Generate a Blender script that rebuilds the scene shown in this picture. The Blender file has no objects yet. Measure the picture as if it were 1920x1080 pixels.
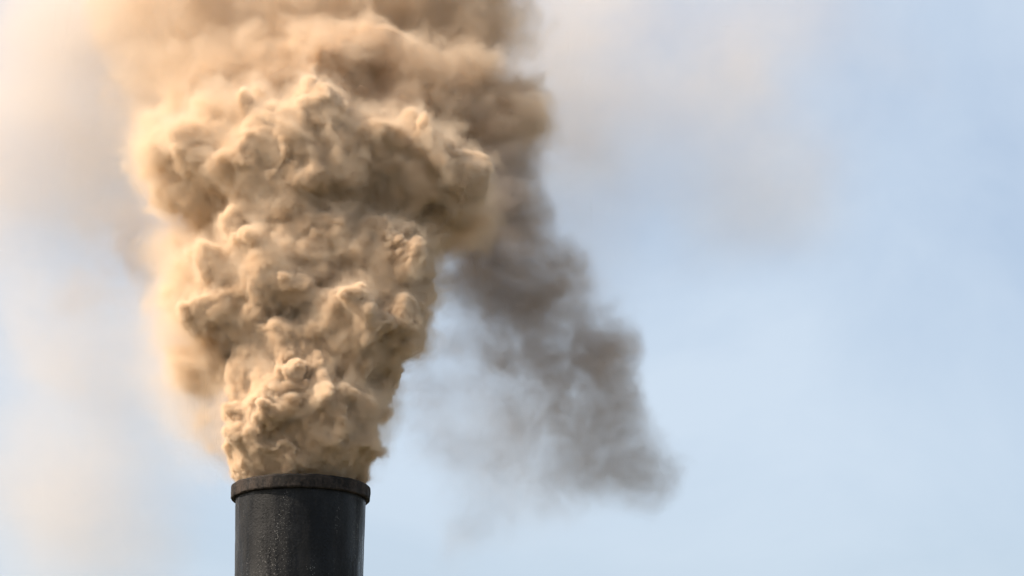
import bpy, bmesh, math, random
import numpy as np
from mathutils import Vector, Matrix, noise

random.seed(7)
R = math.radians
scene = bpy.context.scene
COL = scene.collection

# ------------------------------------------------------------------ camera
CAM = Vector((1.555, -20.0, 1.6))
PITCH = R(15.55)
HFOV = R(21.0)
cd = bpy.data.cameras.new("camera")
cd.sensor_width = 36.0
cd.lens = 18.0 / math.tan(HFOV / 2)
cd.clip_end = 20000
cam = bpy.data.objects.new("camera", cd)
cam.location = CAM
cam.rotation_euler = (R(90) + PITCH, 0, 0)
COL.objects.link(cam)
scene.camera = cam

def at(px, py, y=0.0):
    """World point seen at photograph pixel (1920 wide) on the vertical plane at depth y."""
    t = math.tan(HFOV / 2)
    a = (px - 960) / 960 * t
    b = (540 - py) / 960 * t
    d = Vector((a, math.cos(PITCH) - b * math.sin(PITCH), math.sin(PITCH) + b * math.cos(PITCH)))
    return CAM + d * ((y - CAM.y) / d.y)

RIM_Z = at(562, 914, 0).z
PX = (at(961, 540) - at(960, 540)).length      # metres per photo pixel at the chimney

# ------------------------------------------------------------------ sky and sun
SUN_EL, SUN_AZ = R(41), R(77)      # azimuth: to the left of the viewing direction, on the camera's side
sun_dir = Vector((-math.sin(SUN_AZ) * math.cos(SUN_EL), -math.cos(SUN_AZ) * math.cos(SUN_EL), math.sin(SUN_EL)))
w = bpy.data.worlds.new("World")
scene.world = w
w.use_nodes = True
nt = w.node_tree
bg = nt.nodes["Background"]
sky = nt.nodes.new("ShaderNodeTexSky")
sky.sky_type = 'NISHITA'
sky.sun_disc = False
sky.sun_elevation = SUN_EL
sky.sun_rotation = math.pi + SUN_AZ
sky.air_density = 1.0
sky.dust_density = 4.0
sky.ozone_density = 0.7
# thin streaky high cloud: paler, whiter air in soft bands across the sky
tc = nt.nodes.new("ShaderNodeTexCoord")
mp = nt.nodes.new("ShaderNodeMapping")
mp.inputs["Scale"].default_value = (2.2, 2.2, 4.2)
mp.inputs["Rotation"].default_value = (0, R(12), 0)
nz = nt.nodes.new("ShaderNodeTexNoise")
nz.inputs["Scale"].default_value = 1.6; nz.inputs["Detail"].default_value = 7; nz.inputs["Roughness"].default_value = .52; nz.inputs["Distortion"].default_value = 1.1
cr = nt.nodes.new("ShaderNodeMapRange")
cr.inputs["From Min"].default_value = .36; cr.inputs["From Max"].default_value = .68
cr.inputs["To Min"].default_value = .34; cr.inputs["To Max"].default_value = .70
mx = nt.nodes.new("ShaderNodeMix"); mx.data_type = 'RGBA'
mx.inputs[7].default_value = (3.72, 4.22, 4.75, 1)
nt.links.new(tc.outputs["Generated"], mp.inputs[0]); nt.links.new(mp.outputs[0], nz.inputs["Vector"])
nt.links.new(nz.outputs[0], cr.inputs[0]); nt.links.new(cr.outputs[0], mx.inputs[0])
nt.links.new(sky.outputs[0], mx.inputs[6])
nt.links.new(mx.outputs[2], bg.inputs[0])
bg.inputs[1].default_value = 0.135

sl = bpy.data.lights.new("sun", 'SUN')
sl.energy = 5.0
sl.angle = R(0.5)
sl.color = (1.0, 0.88, 0.74)
so = bpy.data.objects.new("sun", sl)
so.rotation_euler = (-sun_dir).to_track_quat('-Z', 'Y').to_euler()
COL.objects.link(so)

vs = scene.view_settings
vs.view_transform = 'Standard'
vs.look = 'None'
vs.gamma = 1
vs.exposure = 0.58

cy = scene.cycles
cy.use_denoising = True
cy.max_bounces = 16
cy.diffuse_bounces = 6
cy.volume_bounces = 5
cy.transparent_max_bounces = 16
cy.volume_step_rate = 1.0
cy.use_adaptive_sampling = True
cy.adaptive_threshold = 0.04

def tag(o, label=None, cat=None, kind=None, group=None):
    if label: o["label"] = label
    if cat: o["category"] = cat
    if kind: o["kind"] = kind
    if group: o["group"] = group
    return o

# ------------------------------------------------------------------ materials
def new_mat(name):
    m = bpy.data.materials.new(name)
    m.use_nodes = True
    m.node_tree.nodes.clear()
    out = m.node_tree.nodes.new("ShaderNodeOutputMaterial")
    return m, m.node_tree, out

def mat_ground():
    m, t, out = new_mat("ground")
    b = t.nodes.new("ShaderNodeBsdfPrincipled")
    n = t.nodes.new("ShaderNodeTexNoise"); n.inputs["Scale"].default_value = 0.4; n.inputs["Detail"].default_value = 8
    r = t.nodes.new("ShaderNodeValToRGB")
    r.color_ramp.elements[0].color = (0.05, 0.055, 0.03, 1)
    r.color_ramp.elements[1].color = (0.14, 0.12, 0.08, 1)
    t.links.new(n.outputs["Fac"], r.inputs[0])
    t.links.new(r.outputs[0], b.inputs["Base Color"])
    b.inputs["Roughness"].default_value = 0.95
    t.links.new(b.outputs[0], out.inputs["Surface"])
    return m

def smoke_mats(name, albedo, aniso=0.0, surf_alpha=1.0, surf_col=None):
    """(volume material, core surface material)"""
    m, t, out = new_mat(name + "_air")
    v = t.nodes.new("ShaderNodeVolumePrincipled")
    v.inputs["Color"].default_value = (*albedo, 1)
    v.inputs["Density"].default_value = 1.0
    v.inputs["Density Attribute"].default_value = "density"
    v.inputs["Anisotropy"].default_value = aniso
    t.links.new(v.outputs[0], out.inputs["Volume"])
    m2, t2, out2 = new_mat(name + "_body")
    d = t2.nodes.new("ShaderNodeBsdfDiffuse")
    d.inputs["Color"].default_value = (*(surf_col or albedo), 1)
    if surf_alpha >= 1.0:
        t2.links.new(d.outputs[0], out2.inputs["Surface"])
    else:
        tr = t2.nodes.new("ShaderNodeBsdfTransparent")
        mx = t2.nodes.new("ShaderNodeMixShader")
        mx.inputs[0].default_value = surf_alpha
        t2.links.new(tr.outputs[0], mx.inputs[1])
        t2.links.new(d.outputs[0], mx.inputs[2])
        t2.links.new(mx.outputs[0], out2.inputs["Surface"])
    return m, m2

# ------------------------------------------------------------------ smoke grids
class Grid:
    """coarse signed field (metres, negative inside) on a box of points"""
    def __init__(self, lo, hi, h):
        self.lo = np.array(lo, float)
        self.n = np.ceil((np.array(hi) - self.lo) / h).astype(int) + 1
        self.hi = self.lo + (self.n - 1) * h
        self.h = h
        ax = [np.linspace(self.lo[i], self.hi[i], self.n[i]).astype(np.float32) for i in range(3)]
        self.z, self.y, self.x = np.meshgrid(ax[2], ax[1], ax[0], indexing='ij')

    def blobs(self, items, k):
        """items: (centre, radius, softness, gain)"""
        acc = np.zeros(self.x.shape, np.float32)
        sw = np.full(self.x.shape, 1e-12, np.float32)
        ss = np.zeros_like(acc); sg = np.zeros_like(acc)
        for c, r, soft, gain in items:
            e = r + max(.5, 14 * k)
            i0 = np.maximum(np.floor((np.array(c) - e - self.lo) / self.h).astype(int), 0)
            i1 = np.minimum(np.ceil((np.array(c) + e - self.lo) / self.h).astype(int) + 1, self.n)
            if (i1 <= i0).any(): continue
            b = (slice(i0[2], i1[2]), slice(i0[1], i1[1]), slice(i0[0], i1[0]))
            d = np.sqrt((self.x[b] - c[0]) ** 2 + (self.y[b] - c[1]) ** 2 + (self.z[b] - c[2]) ** 2) - r
            acc[b] += np.exp(np.clip(-d / k, -60, 60))
            q = np.exp(np.clip(-d / (3 * k), -25, 25))
            sw[b] += q; ss[b] += q * soft; sg[b] += q * gain
        self.s = -k * np.log(np.maximum(acc, 1e-30))
        self.soft = np.maximum(ss / sw, 0.01)
        self.gain = sg / sw
        return self

class N:
    """tiny helper to wire nodes"""
    def __init__(self, tree): self.t = tree
    def new(self, typ, **kw):
        n = self.t.nodes.new(typ)
        for k, v in kw.items(): setattr(n, k, v)
        return n
    def put(self, sock, v):
        if hasattr(v, "is_output") or isinstance(v, bpy.types.NodeSocket): self.t.links.new(v, sock)
        else: sock.default_value = v
    def m(self, op, a, b=None, c=None, clamp=False):
        n = self.new("ShaderNodeMath", operation=op, use_clamp=clamp)
        self.put(n.inputs[0], a)
        if b is not None: self.put(n.inputs[1], b)
        if c is not None: self.put(n.inputs[2], c)
        return n.outputs[0]
    def vm(self, op, a, b=None, scale=None):
        n = self.new("ShaderNodeVectorMath", operation=op)
        self.put(n.inputs[0], a)
        if b is not None: self.put(n.inputs[1], b)
        if scale is not None: self.put(n.inputs["Scale"], scale)
        return n.outputs["Value"] if op in ("LENGTH", "DOT_PRODUCT") else n.outputs[0]
    def sep(self, v):
        n = self.new("ShaderNodeSeparateXYZ"); self.put(n.inputs[0], v); return n.outputs
    def comb(self, x, y, z):
        n = self.new("ShaderNodeCombineXYZ")
        for i, v in enumerate((x, y, z)): self.put(n.inputs[i], v)
        return n.outputs[0]
    def noise(self, v, scale, detail=2.0, rough=0.5, color=False, dist=0.0):
        n = self.new("ShaderNodeTexNoise", noise_dimensions='3D')
        n.normalize = False
        self.put(n.inputs["Vector"], v)
        n.inputs["Scale"].default_value = scale; n.inputs["Detail"].default_value = detail
        n.inputs["Roughness"].default_value = rough; n.inputs["Distortion"].default_value = dist
        return n.outputs["Color"] if color else n.outputs[0]
    def voronoi(self, v, scale, feature='F1'):
        n = self.new("ShaderNodeTexVoronoi", voronoi_dimensions='3D', feature=feature)
        self.put(n.inputs["Vector"], v)
        n.inputs["Scale"].default_value = scale
        if feature == 'SMOOTH_F1': n.inputs["Smoothness"].default_value = 0.15
        return n.outputs["Distance"]

def field_image(name, g):
    """the coarse field as a generated float picture: slices along z stacked on one another, three channels"""
    nx, ny, nz = (int(v) for v in g.n)
    im = bpy.data.images.new(name, nx, ny * nz, alpha=True, float_buffer=True)
    im.colorspace_settings.name = 'Non-Color'
    px = np.ones((nz * ny, nx, 4), np.float32)
    for i, f in enumerate((g.s, g.soft, g.gain)): px[:, :, i] = f.reshape(nz * ny, nx)
    im.pixels.foreach_set(px.ravel())
    im.update()
    return im

def smoke_tree(name, g, im, res_h, field, mat, thr=None, voxel=None, adapt=0.0, inset=0.0):
    tree = bpy.data.node_groups.new(name, 'GeometryNodeTree')
    tree.interface.new_socket("Geometry", in_out='INPUT', socket_type='NodeSocketGeometry')
    tree.interface.new_socket("Geometry", in_out='OUTPUT', socket_type='NodeSocketGeometry')
    k = N(tree)
    k.new("NodeGroupInput"); go = k.new("NodeGroupOutput")
    pos = k.new("GeometryNodeInputPosition").outputs[0]
    nx, ny, nz = (int(v) for v in g.n)

    def sample(p):
        q = k.vm('MULTIPLY', k.vm('SUBTRACT', p, tuple(g.lo)), (1 / g.h,) * 3)
        q = k.vm('MAXIMUM', k.vm('MINIMUM', q, (nx - 1.0, ny - 1.0, nz - 1.001)), (0.0, 0.0, 0.0))
        c = k.sep(q)
        iz = k.m('FLOOR', c[2]); fz = k.m('SUBTRACT', c[2], iz)
        u = k.m('DIVIDE', k.m('ADD', c[0], .5), float(nx))
        def get(o):
            n = k.new("GeometryNodeImageTexture", interpolation='Linear', extension='EXTEND')
            n.inputs["Image"].default_value = im
            v = k.m('DIVIDE', k.m('ADD', k.m('MULTIPLY_ADD', k.m('ADD', iz, float(o)), float(ny), c[1]), .5), float(ny * nz))
            k.put(n.inputs["Vector"], k.comb(u, v, 0.0))
            return n.outputs["Color"]
        a, b = get(0), get(1)
        return k.vm('ADD', a, k.vm('SCALE', k.vm('SUBTRACT', b, a), scale=fz))

    vc = k.new("GeometryNodeVolumeCube")
    k.put(vc.inputs["Density"], field(k, pos, sample, inset))
    vc.inputs["Min"].default_value = tuple(g.lo); vc.inputs["Max"].default_value = tuple(g.hi)
    res = np.ceil((g.hi - g.lo) / res_h).astype(int) + 1
    for i, a in enumerate("XYZ"): vc.inputs["Resolution " + a].default_value = int(res[i])
    outp = vc.outputs[0]
    if thr is not None:
        vm = k.new("GeometryNodeVolumeToMesh", resolution_mode='VOXEL_SIZE')
        vm.inputs["Voxel Size"].default_value = voxel
        vm.inputs["Threshold"].default_value = thr
        vm.inputs["Adaptivity"].default_value = adapt
        tree.links.new(outp, vm.inputs[0])
        sh = k.new("GeometryNodeSetShadeSmooth")
        tree.links.new(vm.outputs[0], sh.inputs[0]); outp = sh.outputs[0]
    sm = k.new("GeometryNodeSetMaterial"); sm.inputs["Material"].default_value = mat
    tree.links.new(outp, sm.inputs[0])
    tree.links.new(sm.outputs[0], go.inputs[0])
    return tree

AIR = []         # the volumes get their node trees last, so that nothing evaluates them twice
def smoke(name, g, fine, mats, field, thr, body_h, inset=0.0, part="soft_smoke_edge"):
    """thing: the body of the smoke as a mesh; its part: the same smoke as air that thins out over the edge"""
    im = field_image(name + "_field", g)
    body = None
    if thr is not None:
        me = bpy.data.meshes.new(name + "_tmp")
        tmp = bpy.data.objects.new(name + "_tmp", me); COL.objects.link(tmp)
        md = tmp.modifiers.new("body", 'NODES')
        tr = smoke_tree(name + "_body", g, im, body_h, field, mats[1], thr, body_h * 1.02, inset=inset)
        md.node_group = tr
        dg = bpy.context.evaluated_depsgraph_get()
        mesh = bpy.data.meshes.new_from_object(tmp.evaluated_get(dg), depsgraph=dg)
        bpy.data.objects.remove(tmp); bpy.data.node_groups.remove(tr)
        mesh.name = name
        mesh.materials.clear(); mesh.materials.append(mats[1])
        body = bpy.data.objects.new(name, mesh); COL.objects.link(body)
    vd = bpy.data.volumes.new(part)
    vd.materials.append(mats[0])
    ob = bpy.data.objects.new(part if body else name, vd); COL.objects.link(ob)
    AIR.append((ob, smoke_tree(name + "_air", g, im, fine, field, mats[0])))
    if body: ob.parent = body
    return body or ob

def smooth01(k, x):
    mr = k.new("ShaderNodeMapRange", interpolation_type='SMOOTHSTEP')
    k.put(mr.inputs["Value"], x)
    return mr.outputs[0]

# ------------------------------------------------------------------ ground
me = bpy.data.meshes.new("ground")
bm = bmesh.new()
bmesh.ops.create_grid(bm, x_segments=8, y_segments=8, size=4000)
bm.to_mesh(me); bm.free()
gr = bpy.data.objects.new("ground", me); COL.objects.link(gr)
me.materials.append(mat_ground())
tag(gr, "dry grassy open ground below the chimney", "ground", kind="structure")

# ------------------------------------------------------------------ tan plume
def B(px, py, r, y, soft=0.05, gain=1.0):
    return (at(px, py, y), r * PX, soft, gain)

plume = [
    # mouth of the chimney
    B(562, 960, 118, 0), B(562, 900, 112, 0), B(510, 850, 75, -.15), B(615, 850, 80, -.2), B(655, 830, 58, 0), B(560, 830, 90, .1),
    # first billows
    B(500, 795, 72, -.15), B(590, 780, 90, -.25), B(665, 770, 62, -.1), B(560, 740, 95, 0), B(470, 745, 55, -.05), B(690, 720, 52, 0),
    B(545, 690, 72, -.3), B(470, 710, 55, -.1), B(620, 700, 65, -.2), B(440, 690, 45, 0), B(690, 680, 60, -.05), B(520, 670, 50, -.3),
    B(655, 610, 62, -.4), B(720, 615, 66, -.15), B(750, 590, 60, 0), B(680, 560, 60, -.2), B(640, 640, 60, 0),
    # soft lobe on the left
    B(390, 690, 85, .1, .3, .2), B(385, 620, 85, .1, .3, .35), B(420, 560, 90, -.05, .12, .8), B(380, 530, 62, 0, .12, .8),
    B(490, 530, 95, -.2, .07), B(560, 520, 90, -.1, .07), B(490, 595, 75, .1, .25, .5), B(520, 620, 110, .35, .3, .5), B(640, 520, 75, 0), B(600, 560, 70, .15),
    B(720, 500, 72, -.15), B(745, 530, 60, .1), B(730, 460, 55, -.1), B(650, 460, 60, -.2), B(590, 450, 75, -.1),
    # neck
    B(480, 420, 62, -.1), B(540, 410, 75, -.15), B(470, 380, 50, 0), B(620, 400, 70, 0), B(690, 400, 70, .15), B(660, 350, 60, .0),
    # head
    B(310, 295, 64, .1, .2), B(325, 350, 62, .15, .22), B(375, 385, 55, .25, .22), B(405, 290, 84, -.1, .1), B(410, 235, 64, -.05, .1), B(470, 300, 90, -.2),
    B(480, 240, 62, -.1), B(540, 260, 75, -.2), B(600, 225, 62, -.2), B(640, 240, 50, -.15), B(570, 320, 90, -.2), B(650, 300, 62, -.25),
    B(690, 260, 50, -.25), B(730, 275, 55, -.2), B(780, 275, 52, -.1), B(820, 300, 50, -.1), B(860, 325, 46, -.05), B(870, 365, 38, 0), B(800, 340, 60, 0),
    B(740, 350, 70, .1), B(820, 390, 75, .3, .3), B(770, 430, 75, .35, .3), B(860, 420, 60, .4, .35, .6), B(420, 400, 50, .3, .15), B(620, 350, 100, .3), B(500, 330, 90, .3),
]
plume += [B(385, 440, 75, .45, .3, .3), B(345, 480, 70, .45, .35, .2), B(360, 590, 80, .2, .4, .2), B(375, 700, 70, .15, .4, .15), B(395, 780, 50, .1, .35, .15), B(420, 830, 40, 0, .3, .2)]
plume = [(c, r, soft * (.85 + .75 * min(1, max(0, (c.z - RIM_Z - .4) / 1.7))), gain) for c, r, soft, gain in plume]
rng = random.Random(11)
for c, r, soft, gain in list(plume):           # smaller puffs budding from each billow
    if gain < .6: continue
    for i in range(7):
        d = Vector((rng.gauss(0, 1), rng.gauss(-.35, 1), rng.gauss(.15, 1))).normalized()
        q = r * rng.uniform(.28, .52)
        plume.append((c + d * (r - q * rng.uniform(.1, .5)), q, soft * rng.uniform(.6, 1.2), gain))
for c, r, soft, gain in [b for b in plume if b[1] > .15 and RIM_Z < b[0].z < RIM_Z + 2.0 and b[3] > .7]:      # tight little puffs over the young smoke
    for i in range(20):
        d = Vector((rng.gauss(0, 1), rng.gauss(-.7, .8), rng.gauss(.25, .9))).normalized()
        q = r * rng.uniform(.2, .36)
        plume.append((c + d * (r + q * rng.uniform(-.5, .1)), q, soft * .8, gain))
lo = at(160, 1000, 0); hi = at(990, 60, 0)
g = Grid((lo.x, -1.2, RIM_Z - 0.25), (hi.x, 1.15, hi.z), 0.018).blobs(plume, 0.011)
mouth = .36 + .055 * np.clip((g.z - RIM_Z + .06) / .08, 0, 1)          # inside the pipe the smoke keeps off its wall
g.s = np.where(g.z < RIM_Z + .035, np.maximum(np.maximum(g.s, (np.hypot(g.x, g.y) - mouth) * np.where(np.hypot(g.x, g.y) > mouth, 8, 1)), RIM_Z - .2 - g.z), g.s)

def billows(D, warp=.055, warp_s=2.6, curl=.028, lumps=((4.2, .16), (9.0, .085), (19.0, .042)), grain=.012, vary=True, wisps=0.0, wisp_s=3.0, offset=0.0, halo=None, tight=False, fold=3.0):
    """rounded cauliflower lumps on the coarse shape, then torn wisps; D is the smoke's thickness per metre"""
    def field(k, p, sample, inset=0.0):
        p = k.vm('ADD', p, (offset, offset * .7, offset * 1.3))
        p1 = k.vm('ADD', p, k.vm('SCALE', k.noise(p, warp_s, 3, .5, color=True), scale=warp))
        b = k.sep(sample(k.vm('SUBTRACT', p1, (offset, offset * .7, offset * 1.3))))
        p2 = k.vm('ADD', p1, k.vm('SCALE', k.noise(p, 7.0, fold, .5, color=True), scale=curl))
        s = b[0]
        if vary:      # some billows are smooth and large, others broken up small
            rough = k.m('ADD', k.m('MULTIPLY', smooth01(k, k.m('ADD', k.m('MULTIPLY', k.noise(p, 1.7, 1, .5), 1.3), .45)), 1.0), .22)
        if tight: mouth = k.m('MAXIMUM', k.m('SUBTRACT', 1.25, k.m('MULTIPLY', k.m('SUBTRACT', k.sep(p)[2], RIM_Z), .75)), .62)
        for i, (sc, amp) in enumerate(lumps):
            d = k.voronoi(p1 if i == 0 else p2, sc)
            v = k.m('MULTIPLY', k.m('SUBTRACT', k.m('MULTIPLY', d, d), 0.28), amp)
            if vary and i > 0: v = k.m('MULTIPLY', v, k.m('MAXIMUM', rough, .6) if tight else rough)
            if tight and i > 1: v = k.m('MULTIPLY', v, mouth)
            if tight and i == 0: v = k.m('DIVIDE', v, mouth)
            s = k.m('ADD', s, v)
        s = k.m('ADD', s, k.m('MULTIPLY', k.noise(p2, 11.0, 6, .68, dist=.5), grain))
        sf = b[1] if not vary else k.m('MULTIPLY', b[1], k.m('ADD', k.m('MULTIPLY', smooth01(k, k.m('ADD', k.m('MULTIPLY', k.noise(p, 2.1, 2, .5), 1.6), .4)), 1.9), .55))
        d = smooth01(k, k.m('DIVIDE', k.m('MULTIPLY', k.m('ADD', s, inset), -1.0), sf))
        d = k.m('MULTIPLY', d, b[2])
        if wisps:
            wn = k.noise(p2, wisp_s, 6, .62, dist=.4)
            d = k.m('MULTIPLY', d, smooth01(k, k.m('ADD', k.m('MULTIPLY', wn, wisps), .5)))
        d = k.m('MULTIPLY', d, D)
        if halo and not inset:        # thin dusty air hanging round the billows and in the folds between them
            wide, dens, hs = halo
            hn = k.noise(p1, hs, 6, .62, dist=.6)
            sh = k.m('ADD', b[0], k.m('MULTIPLY', hn, -wide * .9))
            h = smooth01(k, k.m('DIVIDE', k.m('SUBTRACT', wide, sh), wide * 1.25))
            young = k.m('MINIMUM', k.m('MAXIMUM', k.m('ADD', k.m('MULTIPLY', k.m('SUBTRACT', k.sep(p)[2], RIM_Z), .6), .42), .42), 1.0)
            h = k.m('MULTIPLY', k.m('MULTIPLY', k.m('MULTIPLY', h, h), young), dens)
            d = k.m('ADD', d, k.m('MULTIPLY', h, k.m('MINIMUM', k.m('ADD', b[2], .25), 1.0)))
        return d
    return field

up = g.z - RIM_Z
cone = np.hypot(g.x, g.y) - (.40 + .9 * np.maximum(up, 0))             # leaves the mouth as a widening cone
g.s = np.where((up > -.05) & (up < .22), np.maximum(g.s, cone), g.s)

TAN_D = 100.0
mats = smoke_mats("tan_smoke", (0.922, 0.77, 0.595), 0.0, 1.0, (0.56, 0.405, 0.27))
tan = smoke("smoke_plume", g, 0.0105, mats, billows(TAN_D, warp=.085, lumps=((3.6, .06), (7.5, .075), (14.0, .05), (27.0, .027)), curl=.036, grain=.009, fold=.6, halo=(.13, 3.4, 5.0), tight=True), TAN_D * 0.97, 0.018, .035)
tag(tan, "dense tan smoke billowing in bright lumps out of the chimney mouth", "smoke", kind="thing")
del g

# ------------------------------------------------------------------ smoke behind the head of the plume, dimmed to brown by shade in its colour
back = [
    B(400, 150, 90, 1.1, .4, .3), B(360, 200, 80, 1.0, .4, .25), B(460, 110, 90, 1.2, .35, .6), B(540, 60, 100, 1.3, .3, .8), B(950, 200, 70, 1.3, .3, .5), B(980, 250, 50, 1.3, .3, .4),
    B(470, 200, 70, .9, .12), B(540, 170, 90, .95, .12), B(600, 120, 90, .95, .12), B(690, 110, 85, .95, .12), B(760, 130, 80, 1.0, .12),
    B(640, 210, 110, 1.1, .12), B(760, 230, 110, 1.1, .14), B(840, 180, 90, 1.1, .16), B(860, 110, 55, 1.2, .16), B(900, 160, 70, 1.25, .18, .8),
    B(930, 230, 75, 1.25, .2, .8), B(880, 280, 85, 1.2, .2, .8), B(960, 280, 45, 1.3, .22, .5), B(420, 190, 60, 1.0, .2, .6), B(380, 230, 60, 1.0, .2, .6),
    B(300, 260, 60, .8, .25, .25), B(560, 300, 120, 1.2, .2), B(700, 60, 60, 1.2, .2, .5), B(800, 380, 110, 1.15, .25, .6), B(880, 390, 80, 1.2, .3, .35),
    B(290, 30, 110, 1.35, .45, 0.05), B(360, 40, 110, 1.35, .45, 0.09), B(430, 70, 110, 1.35, .45, 0.20), B(500, 50, 115, 1.35, .45, 0.35), B(590, 30, 115, 1.35, .45, 0.35), B(680, 20, 115, 1.35, .45, 0.35), B(770, 20, 115, 1.35, .45, 0.35), B(850, 40, 105, 1.35, .45, 0.35), B(900, 10, 75, 1.35, .45, 0.40), B(930, 60, 50, 1.35, .45, 0.30), B(420, 160, 80, 1.35, .45, 0.25),
    # thinner brown smoke over the top edge of the picture
    B(400, 70, 130, 1.5, .9, .14), B(520, 60, 140, 1.5, .8, .35), B(560, 20, 140, 1.5, .8, .4), B(700, 0, 140, 1.5, .7, .4), B(840, 20, 120, 1.5, .6, .4), B(900, 0, 85, 1.5, .45, .4),
    B(330, 130, 130, 1.5, .9, .12), B(420, 150, 110, 1.4, .7, .3), B(560, -120, 170, 1.5, .8, .4), B(760, -120, 190, 1.5, .8, .4), B(350, -60, 150, 1.5, .9, .15), B(280, 0, 120, 1.5, .9, .10),
]
lo = at(120, 560, 1.0); hi = at(1090, -150, 1.2)
g = Grid((lo.x, .15, lo.z), (hi.x, 2.1, hi.z), 0.03).blobs(back, 0.04)
BACK_D = 40.0
mats = smoke_mats("shade_tinted_smoke", (0.885, 0.735, 0.57), 0.0, 1.0, (0.50, 0.38, 0.27))  # albedo lowered to stand in for shadow from smoke overhead
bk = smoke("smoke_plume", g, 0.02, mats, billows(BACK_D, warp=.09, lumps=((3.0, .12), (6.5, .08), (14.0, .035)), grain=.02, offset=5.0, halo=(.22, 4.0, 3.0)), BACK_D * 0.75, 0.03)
tag(bk, "smoke with shade tinted into its brown, rolling behind and above the bright tan plume", "smoke", kind="thing")
del g

# ------------------------------------------------------------------ grey smoke drifting off, the plume's shadow mixed into its colour
grey = [
    B(1180, 870, 85, 1.35, .45, .35), B(1130, 880, 90, 1.35, .5, .2), B(1110, 780, 100, 1.3, .42, .6), B(900, 350, 110, 1.15, .4, 1), B(960, 450, 105, 1.15, .4, 1), B(890, 560, 100, 1.2, .45, .5), B(1060, 760, 90, 1.3, .4, .5),
    B(930, 310, 95, 1.2, .35, 1), B(980, 380, 80, 1.2, .35, 1), B(880, 400, 90, 1.1, .35, 1), B(1000, 470, 80, 1.2, .33, .9), B(930, 520, 90, 1.2, .35, .9), B(870, 480, 70, 1.1, .4, .6),
    B(900, 380, 110, 1.1, 0.38, 1), B(960, 370, 92, 1.1, 0.38, 1), B(960, 440, 98, 1.1, 0.38, 1), B(900, 470, 85, 1.1, 0.38, .8), B(1010, 440, 55, 1.1, 0.31, .8),
    B(960, 540, 98, 1.15, 0.35, 1), B(1030, 570, 98, 1.2, 0.35, 1), B(1090, 560, 67, 1.2, 0.31, .8), B(920, 600, 85, 1.15, 0.38, .7), B(1000, 650, 98, 1.2, 0.35, 1.),
    B(1090, 650, 104, 1.25, 0.33, 1), B(1150, 650, 55, 1.25, 0.28, .8), B(1100, 740, 92, 1.3, 0.33, .9), B(1150, 790, 79, 1.3, 0.31, .85), B(1170, 860, 73, 1.35, 0.31, .7),
    B(1200, 910, 55, 1.35, 0.28, .6), B(1100, 840, 73, 1.35, 0.31, .5), B(1040, 720, 73, 1.3, 0.38, .6), B(930, 690, 85, 1.2, 0.38, .35), B(860, 560, 61, 1.1, 0.38, .4),
    B(850, 660, 73, 1.2, 0.44, .25), B(820, 760, 85, 1.2, 0.44, .25), B(840, 860, 98, 1.2, 0.44, .2), B(800, 700, 73, 1.2, 0.44, .2), B(960, 800, 110, 1.3, 0.50, .12), B(930, 900, 110, 1.3, 0.50, .1),
    B(1060, 900, 98, 1.35, 0.50, .1), B(880, 980, 98, 1.3, 0.50, .08), B(830, 520, 61, 1.0, 0.38, .3), B(1040, 480, 61, 1.2, 0.38, .4), B(970, 300, 61, 1.3, 0.38, .5),
]
lo = at(690, 1090, 1.2); hi = at(1310, 210, 1.2)
g = Grid((lo.x, .5, lo.z), (hi.x, 2.1, hi.z), 0.04).blobs(grey, 0.08)
GREY_D = 13.0
mats = smoke_mats("grey_shadow_smoke", (0.61, 0.525, 0.45), 0.0, 0.004, (0.5, 0.42, 0.36))  # grey of its own, albedo lowered further for the plume's shadow
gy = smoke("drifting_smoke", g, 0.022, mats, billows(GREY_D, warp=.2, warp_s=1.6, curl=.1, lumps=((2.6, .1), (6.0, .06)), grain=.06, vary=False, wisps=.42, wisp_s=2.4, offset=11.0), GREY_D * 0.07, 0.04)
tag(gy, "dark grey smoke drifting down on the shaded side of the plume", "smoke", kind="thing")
del g

# ------------------------------------------------------------------ a fainter grey wisp on the other side
wisp = [
    B(250, 440, 100, 1.2, .4, 1), B(205, 490, 85, 1.25, .4, .8), B(310, 440, 90, 1.1, .4, 1), B(290, 510, 90, 1.1, .45, .7), B(190, 440, 70, 1.3, .4, .5), B(340, 400, 80, 1.0, .4, 1),
    B(150, 560, 90, 1.4, .5, .25), B(370, 460, 70, .9, .4, .8), B(240, 380, 80, 1.3, .5, .3),
]
lo = at(20, 740, 1.2); hi = at(470, 240, 1.2)
g = Grid((lo.x, .4, lo.z), (hi.x, 2.0, hi.z), 0.05).blobs(wisp, 0.08)
WISP_D = 7.0
mats = smoke_mats("grey_wisp", (0.62, 0.54, 0.47), 0.0, 0.004, (0.5, 0.42, 0.36))
ws = smoke("smoke_wisp", g, 0.03, mats, billows(WISP_D, warp=.2, warp_s=1.6, curl=.1, lumps=((2.6, .1), (6.0, .05)), grain=.06, vary=False, wisps=.5, wisp_s=2.0, offset=17.0), WISP_D * 0.12, 0.05)
tag(ws, "faint grey brown wisp of smoke floating beside the sunlit flank of the plume", "smoke", kind="thing")
del g

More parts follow.
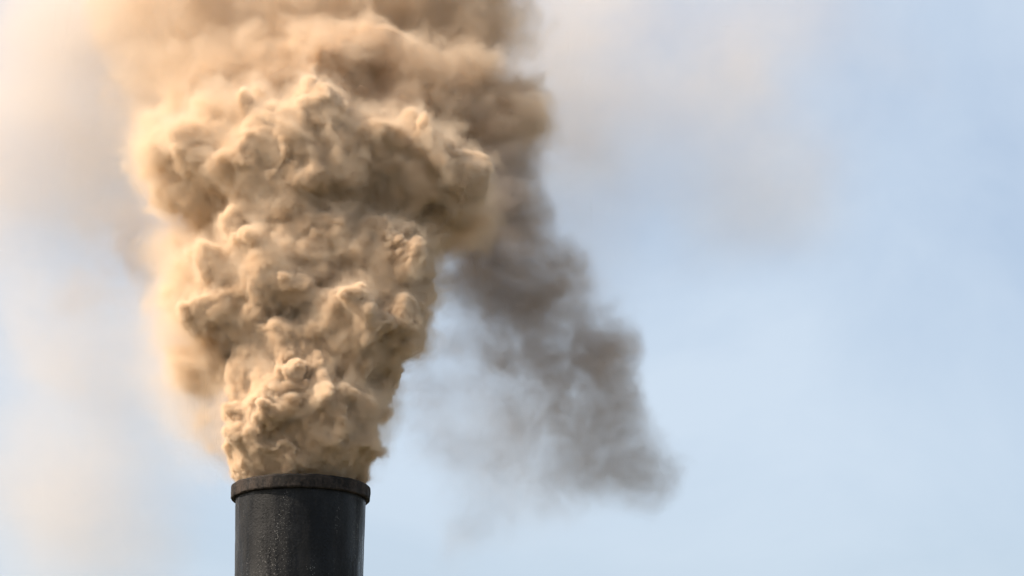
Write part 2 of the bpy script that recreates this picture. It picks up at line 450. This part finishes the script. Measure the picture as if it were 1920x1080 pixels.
# ------------------------------------------------------------------ thin old smoke spread over the sky
thin = [
    B(150, 60, 330, 2.5, 1.3, 1.0), B(380, 20, 280, 2.4, 1.2, 1.5), B(700, 0, 300, 2.6, 1.2, 1.0), B(1080, 60, 420, 2.8, 1.9, 0.69), B(1350, 140, 360, 2.8, 1.9, 0.69), B(1550, 60, 300, 2.8, 1.9, 0.44),
    B(1100, 300, 260, 2.6, 1.4, 0.60),  B(330, 660, 110, .6, .45, 1.8), B(365, 760, 95, .5, .4, 1.8), B(405, 840, 60, .3, .3, 1.4),
    B(420, 880, 40, .2, .25, 1.0), B(120, 680, 290, 2, 1.3, .8), B(150, 950, 320, 2.2, 1.4, .5), B(1050, 480, 220, 2.2, 1.2, 0.44), B(1000, 800, 260, 2.3, 1.3, 0.25), B(1430, 330, 320, 2.8, 1.9, 0.44),
    B(320, 560, 90, .5, .4, 1.6), B(-60, 320, 320, 2.4, 1.3, 1.2), B(200, 250, 280, 2.3, 1.2, 1.1), B(320, 90, 160, 2.0, .9, 2.0), B(250, 30, 180, 2.0, .9, 1.6),
]
lo = at(-160, 1200, 2.0); hi = at(1960, -160, 2.0)
g = Grid((lo.x, -.4, lo.z), (hi.x, 4.4, hi.z), 0.08).blobs(thin, 0.2)
mats = smoke_mats("thin_smoke", (0.86, 0.79, 0.725), 0.2)
th = smoke("thin_smoke", g, 0.05, mats, billows(2.6, warp=.35, warp_s=.8, curl=.15, lumps=(), grain=.1, vary=False, wisps=.3, wisp_s=.7, offset=3.0), None, 0.1)
tag(th, "thin veil of pale brown smoke spread across the sky", "smoke", kind="stuff")
del g

# ------------------------------------------------------------------ chimney
def steel(name, rim=False):
    m, t, out = new_mat(name)
    k = N(t)
    co = k.new("ShaderNodeTexCoord").outputs["Object"]
    streak = k.noise(k.vm('MULTIPLY', co, (9, 9, .9)), 1.0, 6, .6)
    fine = k.noise(co, 60, 4, .6)
    blotch = k.noise(k.vm('MULTIPLY', co, (1, 1, .45)), 5.0, 5, .6)
    ramp = k.new("ShaderNodeValToRGB")
    e = ramp.color_ramp.elements
    if rim:
        e[0].color = (.010, .008, .007, 1); e[1].color = (.05, .038, .031, 1)
        e[0].position = .3; e[1].position = .75
    else:
        e[0].color = (.0015, .0015, .002, 1); e[1].color = (.013, .0128, .013, 1)
        e[0].position = .35; e[1].position = .8
    k.put(ramp.inputs[0], k.m('ADD', k.m('MULTIPLY', k.m('ADD', k.m('ADD', streak, k.m('MULTIPLY', fine, .5)), k.m('MULTIPLY', blotch, .9)), .38), .5))
    col = ramp.outputs[0]
    b = k.new("ShaderNodeBsdfPrincipled")
    if not rim:
        # pits where the paint has come off: small pale specks gathered in patches and runs
        v = k.new("ShaderNodeTexVoronoi", voronoi_dimensions='3D', feature='F1')
        k.put(v.inputs["Vector"], k.vm('ADD', co, k.vm('SCALE', k.noise(co, 40, 2, .5, color=True), scale=.006)))
        v.inputs["Scale"].default_value = 105
        spot = k.m('LESS_THAN', v.outputs["Distance"], .34)
        pick = k.m('GREATER_THAN', k.sep(v.outputs["Color"])[0], .66)
        runs = k.noise(k.vm('MULTIPLY', co, (7, 7, .7)), 1.0, 3, .6)
        where = smooth01(k, k.m('ADD', k.m('MULTIPLY', k.m('ADD', runs, k.m('MULTIPLY', blotch, .5)), 3.0), -1.3))
        c = k.sep(co)
        side = k.m('DIVIDE', c[0], .47)
        d = k.m('DIVIDE', k.m('ADD', k.m('ADD', side, .33), k.m('MULTIPLY', blotch, .12)), .24)
        band = k.m('MULTIPLY', k.m('POWER', 2.718, k.m('MULTIPLY', k.m('MULTIPLY', d, d), -1.0)), k.m('LESS_THAN', c[1], 0.0))
        where = k.m('MAXIMUM', where, k.m('MULTIPLY', band, smooth01(k, k.m('ADD', k.m('MULTIPLY', k.m('ADD', runs, blotch), 2.0), .55))))
        speck = k.m('MULTIPLY', k.m('MULTIPLY', spot, pick), where)
        mx = k.new("ShaderNodeMix", data_type='RGBA')
        k.put(mx.inputs[0], k.m('MULTIPLY', speck, .8)); k.put(mx.inputs[6], col); mx.inputs[7].default_value = (.17, .165, .155, 1)
        col = mx.outputs[2]
    k.put(b.inputs["Base Color"], col)
    k.put(b.inputs["Roughness"], k.m('ADD', k.m('MULTIPLY', streak, .15 if rim else .35), .8 if rim else .44))
    b.inputs["Specular IOR Level"].default_value = .2 if rim else .2
    bp = k.new("ShaderNodeBump"); bp.inputs["Strength"].default_value = .22; bp.inputs["Distance"].default_value = .006
    k.put(bp.inputs["Height"], k.m('ADD', k.m('MULTIPLY', fine, .6), blotch))
    t.links.new(bp.outputs[0], b.inputs["Normal"])
    t.links.new(b.outputs[0], out.inputs["Surface"])
    return m

def lathe(name, prof, seg, mat, wob=0.0, wob_s=3.0, parent=None):
    bm = bmesh.new(); rings = []
    for r, z in prof:
        ring = []
        for i in range(seg):
            a = 2 * math.pi * i / seg
            p = Vector((math.cos(a) * r, math.sin(a) * r, z))
            if wob: p += Vector((math.cos(a), math.sin(a), .6)) * noise.fractal(p * wob_s + Vector((3, 1, 2)), .8, 2.1, 4) * wob
            ring.append(bm.verts.new(p))
        rings.append(ring)
    for a, b in zip(rings, rings[1:]):
        for i in range(seg):
            j = (i + 1) % seg
            bm.faces.new((a[i], a[j], b[j], b[i]))
    bmesh.ops.recalc_face_normals(bm, faces=bm.faces)
    me = bpy.data.meshes.new(name); bm.to_mesh(me); bm.free()
    me.polygons.foreach_set("use_smooth", [True] * len(me.polygons))
    me.set_sharp_from_angle(angle=R(40))
    o = bpy.data.objects.new(name, me); COL.objects.link(o)
    me.materials.append(mat)
    o.parent = parent
    return o

ch = bpy.data.objects.new("chimney", None); COL.objects.link(ch)
tag(ch, "black sooty steel chimney with a thick rim, smoke pouring out", "chimney", kind="thing")
zs = np.concatenate([np.linspace(0.06, 4.4, 20)[:-1], np.linspace(4.4, RIM_Z - .03, 60)])
outer = [(.453 + .029 * max(0, (z - 3.5) / 2.3) ** 1.5, float(z)) for z in zs]
inner = [(.43, RIM_Z - .03)] + [(.425 + .0 * z, float(z)) for z in np.linspace(RIM_Z - .1, 2.5, 8)]
lathe("pipe", outer + inner, 160, steel("sooty_steel"), .004, 2.5, ch)
H = .097
rim_prof = [(r * 1.02, z) for r, z in [(.474, RIM_Z - H), (.495, RIM_Z - H), (.500, RIM_Z - H + .006)] + [(.5, RIM_Z - H + .006 + (H - .014) * i / 8) for i in range(1, 9)] + [(.495, RIM_Z), (.48, RIM_Z + .001), (.455, RIM_Z + .001), (.44, RIM_Z), (.435, RIM_Z - .01), (.434, RIM_Z - .05)]]
lathe("rim", rim_prof, 260, steel("scorched_rim", True), .005, 9.0, ch)
lathe("base_flange", [(.45, .1), (.7, .1), (.72, .08), (.72, -.02)], 96, bpy.data.materials["sooty_steel"], 0, 1, ch)

for ob, tree in AIR:
    ob.modifiers.new("smoke", 'NODES').node_group = tree
